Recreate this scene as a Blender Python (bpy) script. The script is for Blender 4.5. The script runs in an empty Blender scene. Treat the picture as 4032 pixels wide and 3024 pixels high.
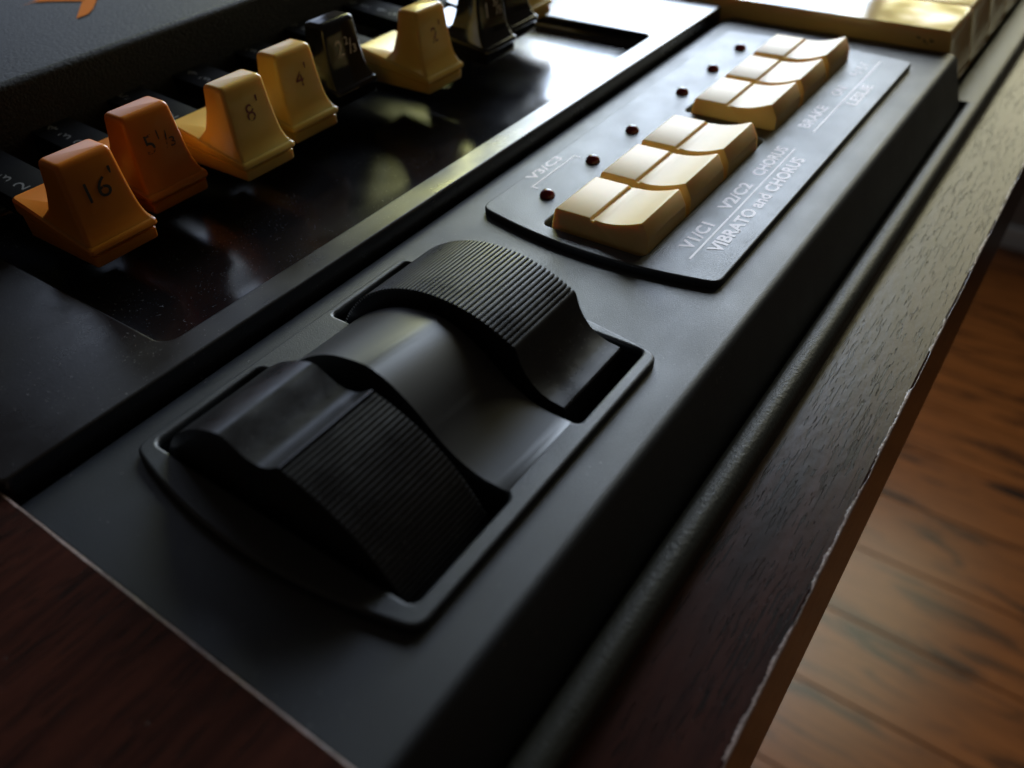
import bpy, bmesh, math, random
from mathutils import Vector, Matrix
random.seed(7)
S = 0.00041            # one drawing unit in metres (keyboard measured in units of 0.41 mm)
D = bpy.data
scene = bpy.context.scene

# ------------------------------------------------------------------ camera
cam = D.cameras.new("camera"); camo = D.objects.new("camera", cam)
scene.collection.objects.link(camo)
cam.sensor_width = 36.0; cam.lens = 28.64
cam.clip_start = 0.002; cam.clip_end = 20
M = Matrix(((0.5752, 0.5569, -0.5991), (-0.8171, 0.3567, -0.4530), (-0.0386, 0.7501, 0.6602)))
camo.matrix_world = Matrix.Translation((0, 0, 200 * S)) @ M.to_4x4()
cam.dof.use_dof = True
cam.dof.focus_distance = 350 * S
cam.dof.aperture_fstop = 15.0
scene.camera = camo

# ------------------------------------------------------------------ light
world = D.worlds.new("World"); scene.world = world; world.use_nodes = True
bg = world.node_tree.nodes["Background"]
bg.inputs[0].default_value = (1.0, 0.80, 0.62, 1); bg.inputs[1].default_value = 0.028
vs = scene.view_settings
vs.view_transform = 'Standard'; vs.look = 'None'; vs.gamma = 1; vs.exposure = 0

WALL_X = 3750.0        # wall with the window, about 1.5 m to the right of the keyboard's left end
def window_lamp(name, y0, y1, z0, z1, radiance, seed, cols, back=None):
    strength = radiance * math.pi * (y1 - y0) * (z1 - z0) * S * S
    L = D.lights.new(name, 'AREA'); L.shape = 'RECTANGLE'
    L.size = (y1 - y0) * S; L.size_y = (z1 - z0) * S
    L.energy = 1.0
    L.use_nodes = True
    nt = L.node_tree; N = nt.nodes; K = nt.links
    em = N["Emission"]; em.inputs[1].default_value = strength
    g = N.new('ShaderNodeNewGeometry')
    mp = N.new('ShaderNodeMapping'); mp.inputs['Location'].default_value = (seed, seed * 2.3, 0)
    mp.inputs['Scale'].default_value = (5.0, 3.2, 1)
    K.new(g.outputs['Parametric'], mp.inputs[0])
    n1 = N.new('ShaderNodeTexNoise'); n1.inputs['Scale'].default_value = 1.3; n1.inputs['Detail'].default_value = 5
    n1.inputs['Roughness'].default_value = 0.65
    K.new(mp.outputs[0], n1.inputs['Vector'])
    cr = N.new('ShaderNodeValToRGB'); e = cr.color_ramp.elements
    for i_, (p_, c_) in enumerate(cols):
        x = e[i_] if i_ < 2 else e.new(p_)
        x.position = p_; x.color = (*c_, 1)
    K.new(n1.outputs[0], cr.inputs[0]); K.new(cr.outputs[0], em.inputs[0])
    o = D.objects.new(name, L); scene.collection.objects.link(o)
    o.location = (WALL_X * S - 0.004, (y0 + y1) / 2 * S, (z0 + z1) / 2 * S)
    # lamp faces -X: local -Z -> -X, local X -> Y, local Y -> Z
    o.matrix_world = Matrix.Translation(o.location) @ Matrix(((0, 0, 1), (1, 0, 0), (0, 1, 0))).to_4x4()
    if back is not None:      # window in the wall behind the keyboard, facing the player (-Y)
        o.matrix_world = Matrix.Translation(((y0 + y1) / 2 * S, back * S, (z0 + z1) / 2 * S)) @ Matrix(((-1, 0, 0), (0, 0, 1), (0, 1, 0))).to_4x4()
    return o
FOLIAGE = [(0.38, (0.12, 0.11, 0.05)), (0.62, (1.0, 0.97, 0.86)), (0.47, (0.34, 0.32, 0.15)), (0.55, (0.56, 0.53, 0.36))]
HAZY = [(0.33, (0.26, 0.34, 0.50)), (0.62, (0.92, 0.97, 1.0)), (0.46, (0.56, 0.70, 0.92))]
YELLOW = [(0.38, (0.10, 0.11, 0.03)), (0.60, (1.0, 1.0, 0.62)), (0.48, (0.45, 0.48, 0.12))]
window_lamp("window_light", -350, 690, 250, 2900, 7.0, 1.7, FOLIAGE)
window_lamp("window_light", 760, 2650, 250, 2900, 17.0, 4.1, HAZY)
window_lamp("window_light", 2800, 3450, 1100, 2600, 24.0, 7.7, YELLOW)
SKY = [(0.33, (0.22, 0.28, 0.45)), (0.62, (0.80, 0.90, 1.0)), (0.46, (0.50, 0.62, 0.90))]
window_lamp("window_light", 1300, 3200, 350, 2400, 1.5, 2.9, SKY, back=3800)

# ------------------------------------------------------------------ materials
def mat(name, base=(0.5, 0.5, 0.5), rough=0.5, spec=0.5, coat=0.0, coat_rough=0.05, sss=0.0,
        bump=None, var=None, rvar=None, mapscale=(1, 1, 1), dust=None):
    """bump=(scale_units, strength, distance_units); var=(scale, amount) colour mottling; rvar=(scale, amount) gloss mottling"""
    m = D.materials.new(name); m.use_nodes = True
    nt = m.node_tree; N = nt.nodes; K = nt.links; b = N["Principled BSDF"]
    b.inputs['Base Color'].default_value = (*base, 1); b.inputs['Roughness'].default_value = rough
    b.inputs['Specular IOR Level'].default_value = spec
    b.inputs['Coat Weight'].default_value = coat; b.inputs['Coat Roughness'].default_value = coat_rough
    if sss:
        b.inputs['Subsurface Weight'].default_value = sss
        b.inputs['Subsurface Radius'].default_value = (1.0, 0.5, 0.2)
        b.inputs['Subsurface Scale'].default_value = 5 * S
    tc = N.new('ShaderNodeTexCoord'); mp = N.new('ShaderNodeMapping')
    mp.inputs['Scale'].default_value = tuple(s / S for s in mapscale)
    K.new(tc.outputs['Object'], mp.inputs[0]); V = mp.outputs[0]
    def noise(scale, detail=3, rough_=0.6):
        n = N.new('ShaderNodeTexNoise'); n.inputs['Scale'].default_value = scale
        n.inputs['Detail'].default_value = detail; n.inputs['Roughness'].default_value = rough_
        K.new(V, n.inputs['Vector']); return n.outputs[0]
    if var:
        r = N.new('ShaderNodeMapRange'); K.new(noise(var[0], 4), r.inputs[0])
        r.inputs[1].default_value = 0.3; r.inputs[2].default_value = 0.7
        r.inputs[3].default_value = 1 - var[1]; r.inputs[4].default_value = 1 + var[1]
        mx = N.new('ShaderNodeVectorMath'); mx.operation = 'SCALE'; mx.inputs[0].default_value = base
        K.new(r.outputs[0], mx.inputs['Scale']); K.new(mx.outputs[0], b.inputs['Base Color'])
    if dust:               # fine pale dust settled on the surface: dust=(scale, threshold, colour)
        n_ = noise(dust[0], 2, 0.5); pt = noise(0.03, 2, 0.5)
        ma = N.new('ShaderNodeMath'); ma.operation = 'MULTIPLY_ADD'; K.new(pt, ma.inputs[0]); ma.inputs[1].default_value = 0.25
        K.new(n_, ma.inputs[2])
        r = N.new('ShaderNodeMapRange'); K.new(ma.outputs[0], r.inputs[0])
        r.inputs[1].default_value = dust[1]; r.inputs[2].default_value = dust[1] + 0.05
        mc = N.new('ShaderNodeMix'); mc.data_type = 'RGBA'; K.new(r.outputs[0], mc.inputs[0])
        src = b.inputs['Base Color'].links[0].from_socket if b.inputs['Base Color'].links else None
        if src: K.new(src, mc.inputs[6])
        else: mc.inputs[6].default_value = (*base, 1)
        mc.inputs[7].default_value = (dust[2], dust[2] * .97, dust[2] * .95, 1)
        K.new(mc.outputs[2], b.inputs['Base Color'])
    if rvar:
        r = N.new('ShaderNodeMapRange'); K.new(noise(rvar[0], 4), r.inputs[0])
        r.inputs[1].default_value = 0.3; r.inputs[2].default_value = 0.7
        r.inputs[3].default_value = max(0, rough - rvar[1]); r.inputs[4].default_value = rough + rvar[1]
        K.new(r.outputs[0], b.inputs['Roughness'])
    if bump:
        bp = N.new('ShaderNodeBump'); bp.inputs['Strength'].default_value = bump[1]
        bp.inputs['Distance'].default_value = bump[2] * S
        K.new(noise(bump[0], 3, 0.7), bp.inputs['Height']); K.new(bp.outputs[0], b.inputs['Normal'])
    return m

m_panel = mat("satin_black_plastic", (0.010, 0.013, 0.019), 0.50, 0.70, bump=(1.5, 0.55, 0.25), var=(0.02, 0.25), rvar=(0.035, 0.045), dust=(0.9, 0.85, 0.16))
m_plate = mat("fine_grained_black_plastic", (0.014, 0.018, 0.025), 0.48, 0.75, bump=(1.5, 0.6, 0.25), var=(0.03, 0.25), rvar=(0.05, 0.04), dust=(0.9, 0.85, 0.16))
m_deck = mat("smooth_black_deck_paint", (0.009, 0.009, 0.011), 0.31, 1.0, bump=(0.7, 0.2, 0.15), rvar=(0.03, 0.08), dust=(1.1, 0.83, 0.16))
m_gloss = mat("glossy_black_well", (0.008, 0.008, 0.010), 0.20, 0.5, rvar=(0.02, 0.07), dust=(1.0, 0.80, 0.10))
m_wheel = mat("wheel_black_plastic", (0.012, 0.012, 0.013), 0.32, 0.6, rvar=(0.06, 0.10), dust=(0.7, 0.80, 0.07))
m_hump = mat("moulded_black_plastic", (0.018, 0.019, 0.021), 0.42, 0.8, bump=(1.2, 0.15, 0.1))
m_strip = mat("black_vinyl", (0.035, 0.037, 0.032), 0.42, 0.5, bump=(0.55, 0.6, 0.5))
m_leather = mat("black_leatherette", (0.010, 0.010, 0.011), 0.46, 0.28, bump=(0.6, 0.9, 0.7))
m_knob_or = mat("amber_brown_knob_plastic", (0.60, 0.19, 0.012), 0.30, 0.4, sss=0.35, var=(0.03, 0.06))
m_knob_cr = mat("aged_cream_knob_plastic", (0.78, 0.49, 0.12), 0.22, 0.45, sss=0.35, var=(0.03, 0.05))
m_knob_bk = mat("black_knob_plastic", (0.009, 0.009, 0.010), 0.12, 0.5)
m_button = mat("aged_cream_button_plastic", (0.80, 0.56, 0.22), 0.48, 0.36, sss=0.45, bump=(1.0, 0.12, 0.1), var=(0.05, 0.05))
m_key = mat("yellowed_key_plastic", (0.80, 0.56, 0.22), 0.07, 0.5, sss=0.3, bump=(0.012, 0.04, 0.5))
m_key_front = m_key
m_rod = mat("slider_black", (0.005, 0.005, 0.006), 0.6, 0.06)
m_white = mat("white_print", (0.55, 0.53, 0.52), 0.6)
m_led = mat("dark_red_led_lens", (0.12, 0.007, 0.010), 0.16, 0.4)
m_wall = mat("wall_paint", (0.22, 0.20, 0.17), 0.7)
m_skirt = mat("pale_skirting_paint", (0.55, 0.56, 0.52), 0.5)
m_logo = mat("orange_print", (0.62, 0.17, 0.01), 0.8, 0.1)
m_lint = mat("grey_lint", (0.34, 0.32, 0.32), 0.9)

def worn(name, col, thr, scale):
    """printed ink that has rubbed off in places"""
    m = D.materials.new(name); m.use_nodes = True; nt = m.node_tree; N = nt.nodes; K = nt.links
    b = N["Principled BSDF"]; b.inputs['Base Color'].default_value = (*col, 1); b.inputs['Roughness'].default_value = 0.5; b.inputs['Specular IOR Level'].default_value = 0.8
    tc = N.new('ShaderNodeTexCoord'); n = N.new('ShaderNodeTexNoise'); n.inputs['Scale'].default_value = scale / S
    n.inputs['Detail'].default_value = 3; K.new(tc.outputs['Object'], n.inputs['Vector'])
    r = N.new('ShaderNodeMapRange'); K.new(n.outputs[0], r.inputs[0])
    r.inputs[1].default_value = thr - 0.03; r.inputs[2].default_value = thr + 0.03
    t = N.new('ShaderNodeBsdfTransparent'); mx = N.new('ShaderNodeMixShader')
    K.new(r.outputs[0], mx.inputs[0]); K.new(t.outputs[0], mx.inputs[1]); K.new(b.outputs[0], mx.inputs[2])
    K.new(mx.outputs[0], N["Material Output"].inputs[0])
    return m
m_ink = worn("black_ink", (0.02, 0.015, 0.01), 0.36, 0.35)
m_ink_worn = worn("rubbed_black_ink", (0.03, 0.02, 0.015), 0.43, 0.22)
m_ink_red = worn("rubbed_red_brown_ink", (0.22, 0.03, 0.01), 0.42, 0.22)
m_ink_white = worn("rubbed_white_ink", (0.80, 0.66, 0.52), 0.38, 0.22)
m_legend = worn("panel_white_legend", (0.72, 0.63, 0.64), 0.30, 0.6)
m_legend_worn = worn("rubbed_panel_legend", (0.85, 0.74, 0.74), 0.50, 0.25)
m_rodnum = worn("slider_white_print", (0.09, 0.09, 0.09), 0.42, 0.25)

def wood(name, dark, light, rough, coat, kind):
    m = D.materials.new(name); m.use_nodes = True; nt = m.node_tree; N = nt.nodes; K = nt.links
    b = N["Principled BSDF"]; b.inputs['Roughness'].default_value = rough
    b.inputs['Specular IOR Level'].default_value = 0.30 if kind == 'rail' else 0.5
    b.inputs['Coat Weight'].default_value = coat; b.inputs['Coat Roughness'].default_value = 0.15
    tc = N.new('ShaderNodeTexCoord')
    def mapped(sc, loc=(0, 0, 0)):
        mp = N.new('ShaderNodeMapping'); mp.inputs['Scale'].default_value = tuple(s / S for s in sc)
        mp.inputs['Location'].default_value = loc
        K.new(tc.outputs['Object'], mp.inputs[0]); return mp.outputs[0]
    def noise(v, scale=1, detail=4, dist=0, rg=0.6):
        n = N.new('ShaderNodeTexNoise'); n.inputs['Scale'].default_value = scale; n.inputs['Detail'].default_value = detail
        n.inputs['Distortion'].default_value = dist; n.inputs['Roughness'].default_value = rg
        K.new(v, n.inputs['Vector']); return n.outputs[0]
    def ramp(src, stops):
        cr = N.new('ShaderNodeValToRGB'); e = cr.color_ramp.elements
        e[0].position, e[0].color = stops[0][0], (*stops[0][1], 1)
        e[1].position, e[1].color = stops[-1][0], (*stops[-1][1], 1)
        for p, c in stops[1:-1]:
            x = e.new(p); x.color = (*c, 1)
        K.new(src, cr.inputs[0]); return cr.outputs[0]
    if kind == 'rail':      # open-pored veneer: grain and pores run along X
        base = ramp(noise(mapped((0.012, 0.16, 0.16)), 1, 5, 0.4), [(0.3, dark), (0.7, light)])
        pore = noise(mapped((0.08, 1.25, 1.25)), 1, 1, 0.0, 0.5)
        patch = noise(mapped((0.02, 0.05, 0.05), (3, 1, 0)), 1, 2)
        add = N.new('ShaderNodeMath'); add.operation = 'MULTIPLY_ADD'
        K.new(patch, add.inputs[0]); add.inputs[1].default_value = 0.35; K.new(pore, add.inputs[2])
        pr = N.new('ShaderNodeMapRange'); K.new(add.outputs[0], pr.inputs[0])
        pr.inputs[1].default_value = 0.80; pr.inputs[2].default_value = 0.82
        mx = N.new('ShaderNodeMix'); mx.data_type = 'RGBA'
        K.new(pr.outputs[0], mx.inputs[0]); K.new(base, mx.inputs[6]); mx.inputs[7].default_value = (0.012, 0.006, 0.005, 1)
        K.new(mx.outputs[2], b.inputs['Base Color'])
        bp = N.new('ShaderNodeBump'); bp.inputs['Strength'].default_value = 1.0; bp.inputs['Distance'].default_value = 0.35 * S
        bp.invert = True
        K.new(pr.outputs[0], bp.inputs['Height'])
        bp2 = N.new('ShaderNodeBump'); bp2.inputs['Strength'].default_value = 0.25; bp2.inputs['Distance'].default_value = 0.5 * S
        K.new(noise(mapped((0.10, 0.22, 0.22)), 1, 3), bp2.inputs['Height'])
        K.new(bp.outputs[0], bp2.inputs['Normal'])
        K.new(bp2.outputs[0], b.inputs['Normal']); K.new(bp2.outputs[0], b.inputs['Coat Normal'])
    else:                   # floor boards: grain along Y with dark knotty figure
        oi = N.new('ShaderNodeObjectInfo')
        mp = N.new('ShaderNodeMapping'); mp.inputs['Scale'].default_value = (0.011 / S, 0.0015 / S, 1 / S)
        K.new(tc.outputs['Object'], mp.inputs[0])
        vm = N.new('ShaderNodeVectorMath'); vm.operation = 'ADD'
        K.new(mp.outputs[0], vm.inputs[0]); 
        cmb = N.new('ShaderNodeCombineXYZ'); mu = N.new('ShaderNodeMath'); mu.operation = 'MULTIPLY'
        K.new(oi.outputs['Random'], mu.inputs[0]); mu.inputs[1].default_value = 37
        K.new(mu.outputs[0], cmb.inputs[0]); K.new(mu.outputs[0], cmb.inputs[1]); K.new(cmb.outputs[0], vm.inputs[1])
        f1 = noise(vm.outputs[0], 1.6, 6, 0.9, 0.6)
        c1 = ramp(f1, [(0.33, dark), (0.43, tuple(a * .5 + c * .5 for a, c in zip(dark, light))), (0.49, light), (0.75, tuple(c * 0.7 for c in light))])
        f2 = noise(mapped((0.035, 0.0016, 1), (2, 5, 0)), 1, 5, 0.5)
        mm = N.new('ShaderNodeMix'); mm.data_type = 'RGBA'; mm.blend_type = 'MULTIPLY'; mm.inputs[0].default_value = 0.6
        K.new(c1, mm.inputs[6]); K.new(ramp(f2, [(0.35, (0.55, 0.55, 0.55)), (0.6, (1, 1, 1))]), mm.inputs[7])
        K.new(mm.outputs[2], b.inputs['Base Color'])
    return m
m_rail = wood("dark_walnut_veneer", (0.018, 0.006, 0.005), (0.055, 0.016, 0.010), 0.28, 0.0, 'rail')
m_floor = wood("rosewood_floor_board", (0.012, 0.004, 0.002), (0.20, 0.060, 0.012), 0.26, 0.0, 'floor')
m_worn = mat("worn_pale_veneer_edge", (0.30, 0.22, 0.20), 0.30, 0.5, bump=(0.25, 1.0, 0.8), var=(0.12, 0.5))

# ------------------------------------------------------------------ mesh helpers (all coordinates in units, scaled by S)
def smooth_by_angle(me, ang=35):
    me.polygons.foreach_set('use_smooth', [True] * len(me.polygons))
    try: me.set_sharp_from_angle(angle=math.radians(ang))
    except Exception: pass

def link(name, me, m, parent=None, origin=(0, 0, 0), ang=35, smooth=True):
    if m is not None and not me.materials: me.materials.append(m)
    if smooth: smooth_by_angle(me, ang)
    o = D.objects.new(name, me); scene.collection.objects.link(o)
    o.location = Vector(origin) * S
    if parent:
        o.parent = parent
        po = parent.get('_o', None)
        if po is not None: o.location = (Vector(origin) - Vector(po)) * S
    o['_o'] = list(origin)
    return o

def bm_mesh(bm, origin=(0, 0, 0)):
    bmesh.ops.recalc_face_normals(bm, faces=bm.faces)
    for v in bm.verts: v.co = (v.co - Vector(origin)) * S
    me = D.meshes.new("mesh"); bm.to_mesh(me); bm.free(); return me

def prism(bm, prof, x0, x1):
    """profile of (y,z) points extruded along X"""
    a = [bm.verts.new((x0, y, z)) for y, z in prof]; b = [bm.verts.new((x1, y, z)) for y, z in prof]
    n = len(prof)
    for i in range(n): bm.faces.new((a[i], a[(i + 1) % n], b[(i + 1) % n], b[i]))
    fa = bm.faces.new(a[::-1]); fb = bm.faces.new(b)
    return a, b, fa, fb

def box(bm, x0, x1, y0, y1, z0, z1):
    return prism(bm, [(y0, z0), (y1, z0), (y1, z1), (y0, z1)], x0, x1)

def bevel_edges(bm, edges, w, seg=2):
    bmesh.ops.bevel(bm, geom=list(edges), offset=w, segments=seg, profile=0.5, affect='EDGES', clamp_overlap=True)

def rring(x0, x1, y0, y1, r, n=4):
    r = max(0.01, min(r, (x1 - x0) / 2.001, (y1 - y0) / 2.001)); pts = []
    for cx, cy, a0 in ((x1 - r, y1 - r, 0), (x0 + r, y1 - r, 90), (x0 + r, y0 + r, 180), (x1 - r, y0 + r, 270)):
        for k in range(n + 1):
            a = math.radians(a0 + 90 * k / n); pts.append((cx + r * math.cos(a), cy + r * math.sin(a)))
    return pts

def loft(bm, rings, cap0=True, cap1=True):
    vs_ = [[bm.verts.new(p) for p in ring] for ring in rings]
    for a, b in zip(vs_, vs_[1:]):
        n = len(a)
        for i in range(n): bm.faces.new((a[i], a[(i + 1) % n], b[(i + 1) % n], b[i]))
    if cap0: bm.faces.new(vs_[0][::-1])
    if cap1: bm.faces.new(vs_[-1])
    return vs_

def curve_plate(outer, holes, z_top, thick, bev, origin=(0, 0, 0)):
    """flat plate with holes and rounded edges, made from a filled 2D curve"""
    cu = D.curves.new("c", 'CURVE'); cu.dimensions = '2D'; cu.fill_mode = 'BOTH'
    cu.extrude = (thick / 2 - bev); cu.bevel_depth = bev; cu.bevel_resolution = 3; cu.offset = -bev
    for pts in [outer] + holes:
        sp = cu.splines.new('POLY'); sp.points.add(len(pts) - 1); sp.use_cyclic_u = True
        for p, q in zip(sp.points, pts): p.co = (q[0] - origin[0], q[1] - origin[1], 0, 1)
    o = D.objects.new("c", cu); scene.collection.objects.link(o)
    dg = bpy.context.evaluated_depsgraph_get()
    me = D.meshes.new_from_object(o.evaluated_get(dg))
    D.objects.remove(o); D.curves.remove(cu)
    zc = z_top - thick / 2 - origin[2]
    for v in me.vertices:
        v.co.z += zc; v.co = v.co * S
    return me

def barrel(x0, x1, y0, y1, b0, b1, r, n=24):
    """outline with bowed short ends (bulge b0 at x0, b1 at x1) and rounded corners"""
    base = []
    for k in range(n + 1):
        t = k / n; y = y1 + (y0 - y1) * t; base.append((x0 - b0 * (1 - (2 * t - 1) ** 2), y))
    for k in range(n + 1):
        t = k / n; y = y0 + (y1 - y0) * t; base.append((x1 + b1 * (1 - (2 * t - 1) ** 2), y))
    # round the four corners by chopping and arcs
    out = []; corners = {0, n, n + 1, 2 * n + 1}; N_ = len(base)
    for i, p in enumerate(base):
        if i in corners:
            P = Vector(p); A = Vector(base[i - 1]) - P; B = Vector(base[(i + 1) % N_]) - P
            a = P + A.normalized() * r; b = P + B.normalized() * r
            for k in range(6):
                t = k / 5; q = a.lerp(P, t).lerp(P.lerp(b, t), t); out.append((q.x, q.y))
        else:
            ok = all((Vector(p) - Vector(base[c])).length > r for c in corners)
            if ok: out.append(p)
    return out

def text_mesh(txt, h, width=None, origin=(0, 0, 0), bold=0.0, shear=0):
    """flat lettering; h = cap height; width = total width"""
    cu = D.curves.new("t", 'FONT'); cu.body = txt; cu.size = 1.0; cu.offset = bold; cu.shear = shear
    cu.resolution_u = 3
    o = D.objects.new("t", cu); scene.collection.objects.link(o)
    dg = bpy.context.evaluated_depsgraph_get(); me = D.meshes.new_from_object(o.evaluated_get(dg))
    D.objects.remove(o); D.curves.remove(cu)
    xs = [v.co.x for v in me.vertices]; mnx, mxx = min(xs), max(xs)
    sc = h / 0.70; sx = sc if width is None else width / (mxx - mnx)
    for v in me.vertices:
        v.co.x = (v.co.x - mnx) * sx * S; v.co.y = v.co.y * sc * S
    return me

def part_label(o, label=None, group=None):
    if label: o['label'] = label
    if group: o['group'] = group
    return o

# ------------------------------------------------------------------ the keyboard instrument
organ = D.objects.new("stage_organ", None); scene.collection.objects.link(organ)
organ.empty_display_size = 0.02; organ['_o'] = [0, 0, 0]
organ['label'] = "old black drawbar organ with cream buttons, two wheels and worn wooden front rail"
organ['category'] = "keyboard organ"

# --- control panel block: profile extruded along X, rounded right end, with wells for wheels and buttons
bm = bmesh.new()
prof = [(243, -40), (243, -5), (242.2, -3.4), (240.6, -2.1), (238.4, -1.1), (235.5, -0.4), (231.5, 0)]
prof += [(83, 0), (81, -0.4), (79.6, -1.5), (78.8, -3.2), (68.5, -32), (68.5, -40)]
a, b, fa, fb = prism(bm, prof, 45, 603.5)
bm.edges.ensure_lookup_table()
bevel_edges(bm, [e for e in bm.edges if e in set(fb.edges) and max(v.co.z for v in e.verts) > -33], 2.2, 3)
me = bm_mesh(bm)
panel = link("control_panel", me, m_panel, organ)
cuts = bmesh.new()
for (x0, x1, y0, y1) in ((85.3, 135.5, 103, 223), (173, 222, 102, 224), (278.5, 415.5, 134.3, 188), (427, 551.5, 134.3, 188)):
    box(cuts, x0, x1, y0, y1, -36, 10)
cme = bm_mesh(cuts); cut = D.objects.new("cut", cme); scene.collection.objects.link(cut)
md = panel.modifiers.new("cut", 'BOOLEAN'); md.operation = 'DIFFERENCE'; md.solver = 'EXACT'; md.object = cut
dg = bpy.context.evaluated_depsgraph_get(); nm = D.meshes.new_from_object(panel.evaluated_get(dg))
panel.modifiers.clear(); panel.data = nm; D.objects.remove(cut); smooth_by_angle(nm, 30)
panel['label'] = "satin black control panel block carrying the wheels and buttons"

# --- drawbar deck: raised surround with an opening, glossy well inside
deck_out = rring(45, 603.5, 245, 438, 2.5, 4)
well = rring(121, 524, 260, 430, 7, 6)
me = curve_plate(deck_out, [well[::-1]], 7, 12, 1.1)
deck = link("drawbar_deck", me, m_deck, organ)
bm = bmesh.new(); rings = []
for inset, z in ((-2, 5.5), (0.3, 5.2), (0.8, 2), (2, 0), (4.5, -1.4), (8, -2.2), (13, -2.6), (19, -2.8)):
    rings.append([(x, y, z) for x, y in rring(121 + inset, 524 - inset, 260 + inset, 430 - inset, max(2.0, 7 - inset * 0.3), 6)])
loft(bm, rings, cap0=False, cap1=True)
wellob = link("drawbar_well", bm_mesh(bm), m_gloss, organ, ang=60)
wellob['label'] = "glossy black recessed tray below the drawbar knobs"

# --- casing behind the drawbars, leatherette covered
bm = bmesh.new()
prof = [(438.5, -40), (438.5, 52)] + [(442.5 - 4 * math.cos(math.radians(t)), 52 + 4 * math.sin(math.radians(t))) for t in (20, 40, 60, 80, 90)] + [(900, 56), (900, -40)]
prism(bm, prof, 20, 1500)
casing = link("top_casing", bm_mesh(bm), m_leather, organ, ang=60)
casing['label'] = "grainy black leatherette casing behind the drawbars"
bm = bmesh.new()
for poly in ([(253.8, 552), (262, 552.4), (267, 546.4), (279.3, 524.9), (300, 560), (292, 572), (286, 556), (276, 556)],
             [(256.5, 497.5), (264.7, 498.6), (272.2, 504.8), (284.1, 518.9), (320, 552), (309, 562), (279.8, 527.1)]):
    f = bm.faces.new([bm.verts.new((x, y, 56.5)) for x, y in poly])
bmesh.ops.triangulate(bm, faces=bm.faces)
link("emblem", bm_mesh(bm), m_logo, casing, smooth=False)['label'] = "fragment of an orange printed emblem"

# --- leatherette edge beads that catch the light along the casing edge are part of the bump; end cheek of wood
bm = bmesh.new(); box(bm, -11, 44.2, 12, 900, -150, 2.0)
bmesh.ops.subdivide_edges(bm, edges=[e for e in bm.edges if abs(e.verts[0].co.y - e.verts[1].co.y) > 100], cuts=60)
cheek = link("end_cheek", bm_mesh(bm), m_rail, organ)
cheek['label'] = "dark wooden end cheek at the left"
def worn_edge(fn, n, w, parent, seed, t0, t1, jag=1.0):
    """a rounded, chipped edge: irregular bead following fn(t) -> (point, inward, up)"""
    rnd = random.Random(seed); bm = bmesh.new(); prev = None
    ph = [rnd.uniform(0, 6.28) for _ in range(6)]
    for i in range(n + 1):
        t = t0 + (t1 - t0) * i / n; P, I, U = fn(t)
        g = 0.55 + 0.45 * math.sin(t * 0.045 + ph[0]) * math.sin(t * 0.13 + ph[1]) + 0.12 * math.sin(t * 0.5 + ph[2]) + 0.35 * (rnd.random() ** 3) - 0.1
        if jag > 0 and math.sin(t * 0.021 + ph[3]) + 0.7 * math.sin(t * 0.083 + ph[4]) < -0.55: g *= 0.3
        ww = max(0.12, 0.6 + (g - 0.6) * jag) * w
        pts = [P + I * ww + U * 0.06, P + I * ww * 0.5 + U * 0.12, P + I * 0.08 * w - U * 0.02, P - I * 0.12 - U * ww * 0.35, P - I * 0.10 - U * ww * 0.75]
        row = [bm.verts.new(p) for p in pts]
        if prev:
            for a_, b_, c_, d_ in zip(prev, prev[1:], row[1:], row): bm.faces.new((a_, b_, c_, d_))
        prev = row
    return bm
bm = worn_edge(lambda t: (Vector((44.2, t, 2.0)), Vector((-1, 0, 0)), Vector((0, 0, 1))), 260, 1.2, None, 3, 60, 436, 0.15)  # thin pale bead: worn wood with the edge highlight put into its colour
link("worn_edge", bm_mesh(bm), m_worn, cheek, ang=80)['label'] = "worn edge of the wooden cheek, pale with a painted-in highlight"

# --- key slip strip (vinyl) and wooden front rail
bm = bmesh.new()
def strip_prof(yl):
    p = [(yl, -60), (yl, -32.5), (yl - 1.0, -31), (yl - 2.6, -30.2)]
    for k in range(7):
        t = math.radians(90 + 90 * k / 6); p.append((60.5 + 5.5 * math.cos(t), -36 + 5.8 * math.sin(t)))
    return p + [(55.0, -60)]
prism(bm, strip_prof(66.8), -10, 607); prism(bm, strip_prof(78), 607.2, 1700)
strip = link("key_slip", bm_mesh(bm), m_strip, organ, ang=40)
strip['label'] = "rounded black vinyl strip between panel and wooden rail"

bm = bmesh.new()
prof = [(57.0, -42), (18.4, -42), (17.6, -42.4), (17.2, -43.2), (13.8, -108), (14.5, -110), (57, -110)]
prism(bm, prof, -10, 1700)
rail = link("front_rail", bm_mesh(bm), m_rail, organ, ang=20)
rail['label'] = "dark wooden front rail with open grain and chipped edge"
bm = worn_edge(lambda t: (Vector((t, 17.25, -42.05)), Vector((0, 1, 0)), Vector((0, 0, 1))), 1500, 1.7, None, 11, 60, 900)
link("worn_edge", bm_mesh(bm), m_worn, rail, ang=80)['label'] = "pale chipped veneer along the rail's outer edge"

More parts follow.
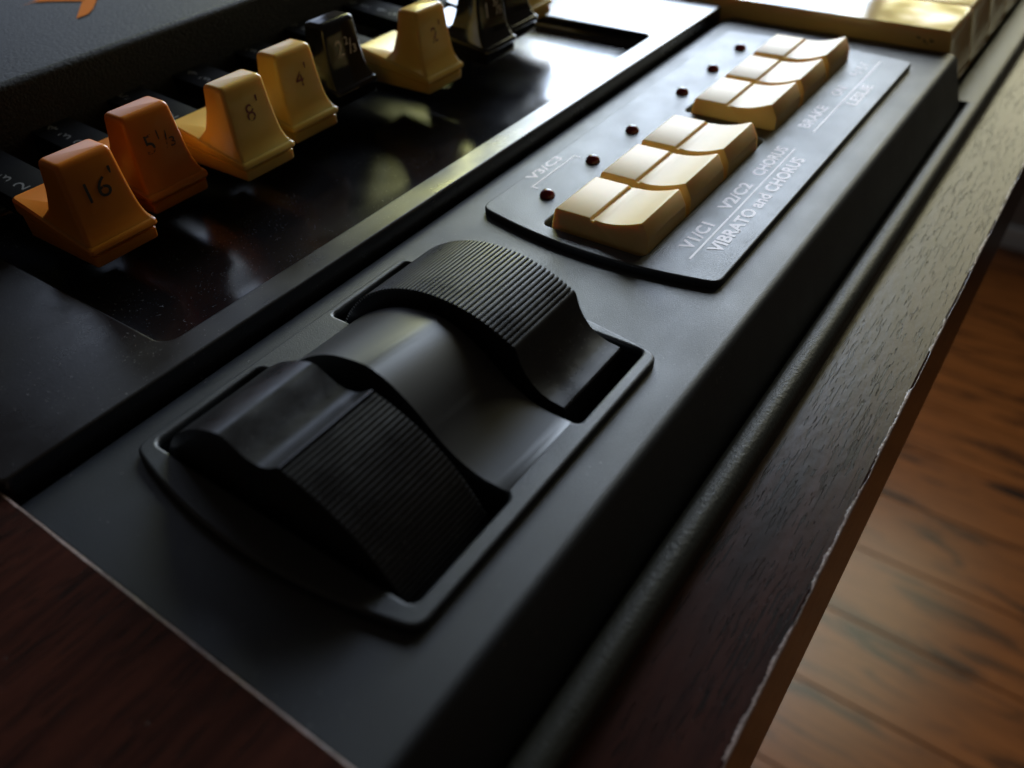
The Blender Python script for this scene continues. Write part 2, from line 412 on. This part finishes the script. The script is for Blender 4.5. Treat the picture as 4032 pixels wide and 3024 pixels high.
# --- wheel plate (bowed ends) with two slots and the arched hump between the wheels
PZ = 3.5
wp_out = barrel(81.3, 221.5, 97.6, 226.0, 9.3, 7, 5)
slot_a = rring(86.3, 135.0, 104, 222.0, 3.2, 4); slot_b = rring(173.6, 221.0, 103.2, 222.5, 2.5, 4)
me = curve_plate(wp_out, [slot_a[::-1], slot_b[::-1]], PZ, 4.5, 1.3)
wplate = link("wheel_plate", me, m_plate, organ)
wplate['label'] = "raised black plate with bowed ends around the two wheels"
hp = [(215, 0), (207, 7.5), (199, 14.2), (188, 21.2), (177, 25.8), (164, 28.0), (158, 27.4), (152.5, 25.6), (147, 22.6), (141.6, 18.8), (137, 14.8), (132.5, 11.0), (127, 7.6), (121.5, 5.2), (115, 3.8), (106, 3.62)]
def cr_spline(pts, n):
    out = []
    for i in range(len(pts) - 1):
        p0 = Vector(pts[max(i - 1, 0)]); p1 = Vector(pts[i]); p2 = Vector(pts[i + 1]); p3 = Vector(pts[min(i + 2, len(pts) - 1)])
        for k in range(n):
            t = k / n
            out.append(tuple(0.5 * ((2 * p1) + (-p0 + p2) * t + (2 * p0 - 5 * p1 + 4 * p2 - p3) * t * t + (-p0 + 3 * p1 - 3 * p2 + p3) * t ** 3)))
    out.append(tuple(pts[-1])); return out
bm = bmesh.new()
hpts = cr_spline(hp, 3)
a, b, fa, fb = prism(bm, hpts + [(106, -30), (214, -30)], 135.2, 172.9)
for v in bm.verts:
    if v.co.z > 3.7: v.co.z = 3.6 + (v.co.z - 3.6) * (1.12 if v.co.x < 150 else 0.96)
top_e = [e for f in (fa, fb) for e in f.edges if min(v.co.z for v in e.verts) > -1 and max(abs(v.co.y) for v in e.verts) < 214.5]
bevel_edges(bm, top_e, 0.9, 2)
link("hump", bm_mesh(bm), m_hump, wplate, ang=40)['label'] = "smooth arched hump between the two wheels"

# --- wheels: ribbed arc with a finger notch
CY, CZ, RW = 163.5, -29.5, 62.0
def arc_y(y): return CZ + math.sqrt(max(0, RW * RW - (y - CY) ** 2))
def ribbed(y_from, y_to, pitch=2.05, depth=1.1, RW=62.0):
    """points along the arc from y_from to y_to with fine V grooves"""
    a0 = math.acos((y_from - CY) / RW); a1 = math.acos((y_to - CY) / RW)
    n = max(1, int(round(abs(a1 - a0) * RW / pitch))); out = []
    for k in range(n):
        for f, d in ((0.0, depth), (0.14, depth), (0.26, 0.10), (0.40, 0.0), (0.78, 0.0), (0.90, 0.10)):
            a_ = a0 + (a1 - a0) * (k + f) / n; r = RW - d
            out.append((CY + r * math.cos(a_), CZ + r * math.sin(a_)))
    return out
def wheel(name, x0, x1, prof, label):
    bm = bmesh.new(); cx = (x0 + x1) / 2
    a, b, fa, fb = prism(bm, prof, x0, x1)
    me = bm_mesh(bm, (cx, CY, CZ)); o = link(name, me, m_wheel, organ, (cx, CY, CZ), ang=28)
    o['label'] = label; return o
far_prof = ribbed(222, 131)
notch = [(131, arc_y(131) - 0.2), (130.2, 21.0), (129.2, 17.5), (127.2, 13.6), (124.2, 10.0), (120.5, 7.4), (116.5, 6.0), (112.8, 5.6), (111.2, 5.3), (110.6, 4.4), (110.4, -28)]
wheel("modulation_wheel", 176.2, 215.8, far_prof + notch + [(222, -28)], "black modulation wheel with finely ribbed arc, farther of the two wheels")
near_back = [(222, arc_y(222)), (216, arc_y(216)), (208, arc_y(208)), (200, arc_y(200)), (193, arc_y(193)), (186, arc_y(186) ), (180, arc_y(180) ), (177.5, 30.3)]
near_notch = [(175.0, 29.4), (172, 27.8), (169, 26.5), (165.5, 25.9), (162, 26.1), (158.5, 27.3), (155.5, 29.2), (153, 31.1), (151.5, 31.7)]
wheel("pitch_bend_wheel", 88.0, 127.6, cr_spline([(y_, z_ - 1.0) for y_, z_ in near_back + near_notch], 2) + ribbed(151, 106, 1.9, 0.7, 60.8) + [(106, -28), (222, -28)],
      "black pitch bend wheel with shallow thumb notch, nearer of the two wheels")

# --- button plate
bp_out = barrel(277.5, 565.5, 98.5, 222.5, 8.5, 5, 4.5)
s1 = rring(278.8, 415, 134.6, 188.6, 3.5, 4); s2 = rring(427.4, 551, 134.6, 188.6, 3.5, 4)
me = curve_plate(bp_out, [s1[::-1], s2[::-1]], PZ, 4.5, 0.9)
bplate = link("button_plate", me, m_plate, organ)
bplate['label'] = "raised grey black plate with white legends around the cream buttons"
ZT = PZ + 0.12
def legend(txt, x, y, w, h, m, parent, z=ZT, bold=0.034):
    me = text_mesh(txt, h, w, bold=bold); o = link("lettering", me, m, parent, (x, y, z), smooth=False)
    o['label'] = 'white printed text reading "%s"' % txt; return o
legend("V1/C1", 294, 119.8, 25.5, 6.0, m_legend, bplate)
legend("V2/C2", 334.5, 119.8, 30, 6.0, m_legend, bplate)
legend("CHORUS", 374.5, 119.8, 37, 6.0, m_legend, bplate)
legend("VIBRATO and CHORUS", 298.5, 108.0, 105, 6.2, m_legend, bplate)
legend("BRAKE", 440, 119.8, 33, 6.0, m_legend, bplate)
legend("ON", 491, 119.8, 15, 5.8, m_legend, bplate)
legend("FAST", 527, 119.8, 23, 5.8, m_legend_worn, bplate)
legend("LESLIE", 482.5, 107.5, 33, 6.0, m_legend, bplate)
legend("V3/C3", 312.5, 216.2, 29, 5.0, m_legend, bplate)
def rule_line(rects, label):
    bm = bmesh.new()
    for x0, x1, y0, y1 in rects:
        bm.faces.new([bm.verts.new(p) for p in ((x0, y0, ZT), (x1, y0, ZT), (x1, y1, ZT), (x0, y1, ZT))])
    o = link("printed_line", bm_mesh(bm), m_legend, bplate, smooth=False); o['label'] = label
rule_line([(287.5, 413, 116.4, 117.5)], "printed line under the vibrato legends")
rule_line([(436.5, 557, 115.3, 116.4)], "printed line under the rotary speaker legends")
rule_line([(306, 347, 212.1, 213.1), (306, 307, 209, 212.05), (346, 347, 209, 212.05)], "printed bracket above the two nearest lamps")

# indicator lamps
def led_mesh():
    bm = bmesh.new(); rings = []
    for r, z in ((3.9, -3), (3.9, 0.4), (3.7, 1.3), (3.1, 2.3), (2.1, 3.1), (0.9, 3.5)):
        rings.append([(r * math.cos(t * math.pi / 10), r * math.sin(t * math.pi / 10), z) for t in range(20)])
    loft(bm, rings); return bm_mesh(bm)
ledm = led_mesh(); ledm.materials.append(m_led); smooth_by_angle(ledm, 50)
names = ["nearest dark red lamp, left of the first button", "second dark red lamp from the wheels", "third dark red lamp from the wheels",
         "fourth dark red lamp from the wheels", "fifth dark red lamp from the wheels", "farthest dark red lamp, nearest the keys"]
for i, x in enumerate((303, 346.5, 389, 451, 494, 536.5)):
    o = D.objects.new("indicator_lamp", ledm); scene.collection.objects.link(o); o.parent = bplate
    o.location = Vector((x, 201.2, PZ - 0.2)) * S; o['_o'] = [x, 201.2, PZ - 0.2]
    o['label'] = names[i]; o['group'] = "indicator lamps beside the buttons"

# --- push buttons
def button_mesh():
    bm = bmesh.new(); W = 36.2
    # back cap, groove and scooped cap as one profile in (y,z)
    pr = [(134.7, -8), (134.7, 4), (135.0, 10.2), (138.3, 16.4), (138.9, 16.8), (139.6, 16.6)]
    for k in range(1, 10):
        t = k / 9; y = 139.6 + (162.0 - 139.6) * t
        z = 16.6 - 5.7 * (1 - (1 - t) ** 1.8) + 0.5 * t ** 3
        pr.append((y, z))
    pr += [(162.6, 11.3), (162.8, 10.5), (164.2, 10.5), (164.5, 11.6), (165.0, 11.9), (182.6, 11.6), (183.6, 10.9), (184.6, 4), (184.9, -8)]
    a, b, fa, fb = prism(bm, pr, 0, W)
    # draft: wider at the base
    for v in bm.verts:
        k = max(0, min(1, (11.5 - v.co.z) / 19.5))
        g = 1.9 * k
        v.co.x += -g if v.co.x < 1 else g
    es = [e for f in (fa, fb) for e in f.edges if min(v.co.z for v in e.verts) > 9]
    bevel_edges(bm, es, 0.55, 2)
    return bm_mesh(bm, (W / 2, 160, 0))
bmsh = button_mesh(); bmsh.materials.append(m_button); smooth_by_angle(bmsh, 28)
blab = ["nearest cream button, next to the V1/C1 legend", "middle cream button of the nearer three, by V2/C2", "farthest cream button of the nearer three, by CHORUS",
        "first cream button of the farther three, by BRAKE", "middle cream button of the farther three, by ON", "cream button nearest the keys, by FAST"]
for i, x in enumerate((282.7, 324.9, 367.1, 429.6, 472.3, 515.0)):
    o = D.objects.new("push_button", bmsh); scene.collection.objects.link(o); o.parent = organ
    og = (x + 18.1, 160, 0); o.location = Vector(og) * S; o['_o'] = list(og)
    if i in (4,): o.location.z -= 0.4 * S
    o['label'] = blab[i]; o['group'] = "cream push buttons in two rows of three"

# --- drawbars. Knob drawn at its apparent size, then brought K times closer along with its height above the deck
K_ = 0.93
def kp(x, y, z): return (x * K_, y * K_, 200 + K_ * (z - 200))
def knob_bm():
    bm = bmesh.new()
    n = 4
    def zr(pts, f): return [(x, y, f(y)) for x, y in pts]
    base = [zr(rring(2.2, 34.3, 2.0, 56, 1.2, n), lambda y: 0), zr(rring(1.6, 34.9, 1.4, 56.6, 1.2, n), lambda y: 0.8),
            zr(rring(1.4, 35.1, 1.2, 57, 1.2, n), lambda y: 5.2 + 0.105 * y), zr(rring(2.2, 34.3, 2.0, 56, 1.2, n), lambda y: 5.7 + 0.105 * y),
            zr(rring(2.2, 34.3, 2.0, 56, 1.2, n), lambda y: 6.4 + 0.105 * y), zr(rring(0.6, 35.9, 0.4, 57.6, 1.6, n), lambda y: 6.8 + 0.105 * y),
            zr(rring(0, 36.5, -0.2, 58.2, 2.0, n), lambda y: 7.8 + 0.12 * y), zr(rring(0.15, 36.35, 0.0, 58, 2.0, n), lambda y: 9.4 + 0.185 * y),
            zr(rring(1.2, 35.3, 1.1, 57, 1.8, n), lambda y: 10.3 + 0.19 * y)]
    loft(bm, base)
    neck = []
    for z, yf, yb, xa, xb, r in ((9.6, 1.0, 36, 0.9, 35.6, 1.5), (11.3, 2.2, 35.4, 1.4, 35.1, 1.8), (13.6, 3.7, 34.6, 2.0, 34.5, 2.0), (17, 5.0, 33, 2.5, 33.9, 2.1), (21.5, 5.9, 30.6, 3.0, 33.4, 2.1),
                                 (27, 6.6, 28.2, 3.4, 32.9, 2.1), (33, 7.2, 26, 3.8, 32.4, 2.1), (39, 7.7, 24.8, 4.2, 32.0, 2.1), (44.4, 8.2, 24.2, 4.6, 31.6, 2.1),
                                 (46.0, 8.8, 23.7, 5.0, 31.2, 2.0), (46.9, 9.8, 22.8, 5.9, 30.3, 1.8), (47.2, 11.0, 21.8, 7.0, 29.2, 1.5)):
        # the neck's foot follows the sloping shelf at the back
        ring = []
        for x, y in rring(xa, xb, yf, yb, r, n):
            zz = z
            if z < 22: zz = z + (y - yf) / (yb - yf) * max(0, (22 - z)) * 0.55
            ring.append((x, y, zz))
        neck.append(ring)
    loft(bm, neck)
    return bm
def knob_mesh(m):
    bm = knob_bm()
    for v in bm.verts: v.co *= K_
    me = bm_mesh(bm); me.materials.append(m); smooth_by_angle(me, 38); return me
KM = {'or': knob_mesh(m_knob_or), 'cr': knob_mesh(m_knob_cr), 'bk': knob_mesh(m_knob_bk)}
def rod_mesh():
    bm = bmesh.new()
    z0, z1 = 3 * K_, 13.5 * K_
    a, b, fa, fb = prism(bm, [(56 * K_, z0), (150 * K_, z0 + 6), (150 * K_, z1 + 6), (56 * K_, z1)], 6 * K_, 30 * K_)
    bevel_edges(bm, [e for e in bm.edges if min(v.co.z for v in e.verts) > z0 + 7], 0.6, 2)
    return bm_mesh(bm)
rodm = rod_mesh(); rodm.materials.append(m_rod); smooth_by_angle(rodm, 35)
bars = [(142.8, 341.8, 'or', "16'", m_ink, 13.5, "amber brown drawbar marked 16', nearest the left end"),
        (188.3, 360.6, 'or', "5 1/3'", m_ink_worn, 16, "amber brown drawbar with rubbed 5 1/3' marking"),
        (237.0, 347.0, 'cr', "8'", m_ink_red, 8.5, "cream drawbar marked 8', rubbed thin"),
        (283.2, 359.0, 'cr', "4'", m_ink_red, 8.5, "cream drawbar marked 4' in worn red"),
        (332.6, 372.5, 'bk', "2 2/3'", m_ink_white, 16, "black drawbar marked 2 2/3' in white"),
        (377.0, 338.0, 'cr', "2'", m_ink_red, 8.0, "cream drawbar with nearly worn off 2' marking"),
        (435.0, 336.5, 'bk', "1 3/5'", m_ink_white, 15, "black drawbar marked 1 3/5' in white"),
        (478.0, 347.5, 'bk', "1 1/3'", m_ink_white, 15, "black drawbar between the 1 3/5' and the last cream one"),
        (514.4, 358.6, 'cr', "1'", m_ink_red, 8, "cream drawbar at the far end, cut off at the top edge")]
for x, y, c, txt, ink, tw, lab in bars:
    og = kp(x, y, 0)
    o = D.objects.new("drawbar", KM[c]); scene.collection.objects.link(o); o.parent = organ
    o.location = Vector(og) * S; o['_o'] = list(og); o['label'] = lab; o['group'] = "drawbars in a row above the glossy tray"
    r = D.objects.new("slider", rodm); scene.collection.objects.link(r); r.parent = o; r['_o'] = list(og)
    # marking on the knob's front face
    if '/' in txt:
        whole, fr = txt.split(' '); nu, de = fr.rstrip("'").split('/')
        items = [(whole, 0, 0, 10.0, None), (nu, 7.4, 4.8, 5.0, None if nu == '1' else 2.6), ('/', 9.8, -0.5, 9.5, 2.6), (de, 12.4, -0.5, 5.0, 2.8)]
    elif txt == "16'":
        items = [('1', 0.3, 0, 10.0, None), ('6', 5.2, 0, 10.0, 6.0), ("'", 12.8, 2.5, 10, 1.2)]
    else:
        items = [(txt[0], 0, 0, 9.5, None), ("'", 7.4, 2.5, 9.5, 1.1)]
    meshes = []
    bmj = bmesh.new()
    for t_, dx, dy, h, w in items:
        tm = text_mesh(t_, h * 0.86, None if w is None else w, bold=0.0)
        for v in tm.vertices: v.co.x += dx * S; v.co.y += dy * S
        bmj.from_mesh(tm)
    mj = D.meshes.new("marking"); bmj.to_mesh(mj); bmj.free(); mj.materials.append(ink)
    k = D.objects.new("marking", mj); scene.collection.objects.link(k); k.parent = o
    ang = math.atan2(44.4 - 21.5, 8.2 - 5.9)
    xo = (18.25 * K_ - tw / 2) + (1.5 if len(txt) > 3 else 1.0)
    zc = 27.0; yc = 6.6 - 0.15
    k.matrix_local = Matrix.Translation(Vector((xo, (yc) * K_ - 0.18, zc * K_)) * S) @ Matrix.Rotation(ang, 4, 'X')
    k['label'] = 'foot length marking "%s"' % txt; k['_o'] = list(og)
    # numerals on the slider
    bmj = bmesh.new(); tilt = math.atan2(6, 94 * K_)
    for q in range(6):
        tm = text_mesh(str(q + 1), 8.0, None, bold=0.0)
        for v in tm.vertices:
            X, Y = v.co.x / S, v.co.y / S
            v.co = Vector((12.5 * K_ + X, 60 * K_ + q * 13 + Y, 13.5 * K_ + 0.06 + ((4 * K_ + q * 13 + Y) * 6 / (94 * K_)))) * S
        bmj.from_mesh(tm)
    mj = D.meshes.new("numerals"); bmj.to_mesh(mj); bmj.free(); mj.materials.append(m_rodnum)
    g = D.objects.new("numerals", mj); scene.collection.objects.link(g); g.parent = o
    g['label'] = "white drawbar scale numerals"; g['_o'] = list(og)

# --- white keys
def key_mesh():
    bm = bmesh.new(); W = 57.0
    pr = [(79, -29), (79.6, -20), (86.2, 2)] + [(89.5 - 2.6 * math.cos(math.radians(t)), 9.6 + 2.4 * math.sin(math.radians(t))) for t in (0, 25, 50, 75, 90)] + [(440, 12), (440, -29)]
    a, b, fa, fb = prism(bm, pr, 0, W)
    es = [e for f in (fa, fb) for e in f.edges if min(v.co.z for v in e.verts) > -28 and max(v.co.y for v in e.verts) < 441]
    bevel_edges(bm, es, 1.1, 3)
    return bm_mesh(bm, (0, 88, 0))
km = key_mesh(); km.materials.append(m_key); smooth_by_angle(km, 40)
kl = ["first cream white key beside the control panel", "second cream white key from the panel", "third cream white key from the panel",
      "fourth cream white key from the panel", "fifth cream white key, at the picture's edge", "sixth cream white key, mostly out of frame"]
for i in range(6):
    o = D.objects.new("white_key", km); scene.collection.objects.link(o); o.parent = organ
    og = (606.5 + 59.8 * i, 88, 0); o.location = Vector(og) * S; o['_o'] = list(og); o['label'] = kl[i]; o['group'] = "cream white keys right of the panel"
rnd = random.Random(9); bm = bmesh.new()
for (y, z) in ((112, 1.6), (110.5, 1.2), (107.5, 0.6), (107, -0.6), (105.5, -1.4), (103.5, 1.0), (103, 0.0), (101.8, 0.4)):
    c_ = [(606.42, y - 5 + rnd.uniform(.5, 1.0) * math.cos(a_ * 1.05), z + 4 + rnd.uniform(.3, .9) * math.sin(a_ * 1.05)) for a_ in range(6)]
    bm.faces.new([bm.verts.new(p) for p in c_])
first_key = [o for o in D.objects if o.name == "white_key"][0]
k = link("ink_smudge", bm_mesh(bm), m_ink, first_key, smooth=False); k.location = -first_key.location; k['label'] = "small dark smudged mark on the key's side"
bm = bmesh.new(); box(bm, 604, 1500, 82, 438, -60, -30)
link("key_bed", bm_mesh(bm), m_rod, organ)
bm = bmesh.new(); box(bm, 45, 1500, 55.2, 438.4, -118, -60.2)
link("bottom_case", bm_mesh(bm), m_rod, organ)

# --- dust and lint on the deck
bm = bmesh.new(); rnd = random.Random(5)
def fibre(x, y, z, L, wd):
    a = rnd.uniform(0, 6.28); c = rnd.uniform(-1.6, 1.6) / L; prev = None; n = 7
    for i in range(n + 1):
        zz = z + 0.25 + 0.35 * math.sin(math.pi * i / n) * rnd.uniform(0.5, 1)
        nx, ny = -math.sin(a) * wd, math.cos(a) * wd
        p = (bm.verts.new((x + nx, y + ny, zz)), bm.verts.new((x - nx, y - ny, zz)))
        if prev: bm.faces.new((prev[0], prev[1], p[1], p[0]))
        prev = p; x += math.cos(a) * L / n; y += math.sin(a) * L / n; a += c * L / n * 3 + rnd.uniform(-0.35, 0.35)
for i in range(300):
    x = rnd.uniform(60, 330) if i < 170 else rnd.uniform(60, 600); y = rnd.triangular(250, 320, 268)
    z = 7.0 if (y < 259 or x < 120) else (0.5 if y < 266 else -2.7)
    if 259 < y < 263: continue
    fibre(x, y, z, rnd.choice((0.3, 0.4, 0.6, 0.6, 1.0, 1.6, 2.6)) * rnd.uniform(.7, 1.2), rnd.uniform(0.03, 0.06))
for i in range(22):
    fibre(rnd.uniform(50, 260), rnd.uniform(205, 240), 0.0, rnd.uniform(0.5, 1.5), 0.06)
lint = link("lint", bm_mesh(bm), m_lint, None, smooth=False)
lint['kind'] = "stuff"; lint['label'] = "tiny pale dust fibres lying on the black deck"; lint['category'] = "dust"

# ------------------------------------------------------------------ the room: floor boards, wall under the window
floor = D.objects.new("floor", None); scene.collection.objects.link(floor)
fbm = bmesh.new(); box(fbm, 300, WALL_X, -2600, 3400, -1812, -1804)
D.objects.remove(floor)
floor = link("floor", bm_mesh(fbm), m_rod, None); floor['kind'] = 'structure'
pb = bmesh.new(); a, b, fa, fb = box(pb, 0, 245.5, -2600, 3400, -1803.5, -1795)
bevel_edges(pb, [e for e in pb.edges if min(v.co.z for v in e.verts) > -1796], 2.0, 1)
pm = bm_mesh(pb); pm.materials.append(m_floor)
for i in range(14):
    o = D.objects.new("floor_board", pm); scene.collection.objects.link(o); o.parent = floor
    o.location = (280 + 248 * i) * S, 0, 0
bm = bmesh.new(); box(bm, WALL_X, WALL_X + 60, -2600, 3400, -1812, 340)
wall = link("wall", bm_mesh(bm), m_wall, None); wall['kind'] = 'structure'
bm = bmesh.new(); a, b, fa, fb = box(bm, WALL_X - 25, WALL_X - 0.5, -2600, 3400, -1794.5, -1700)
bevel_edges(bm, [e for e in bm.edges if min(v.co.z for v in e.verts) > -1710 and max(v.co.x for v in e.verts) < WALL_X - 10], 8, 3)
sk = link("skirting_board", bm_mesh(bm), m_skirt, wall)

for o in D.objects:
    if '_o' in o: del o['_o']
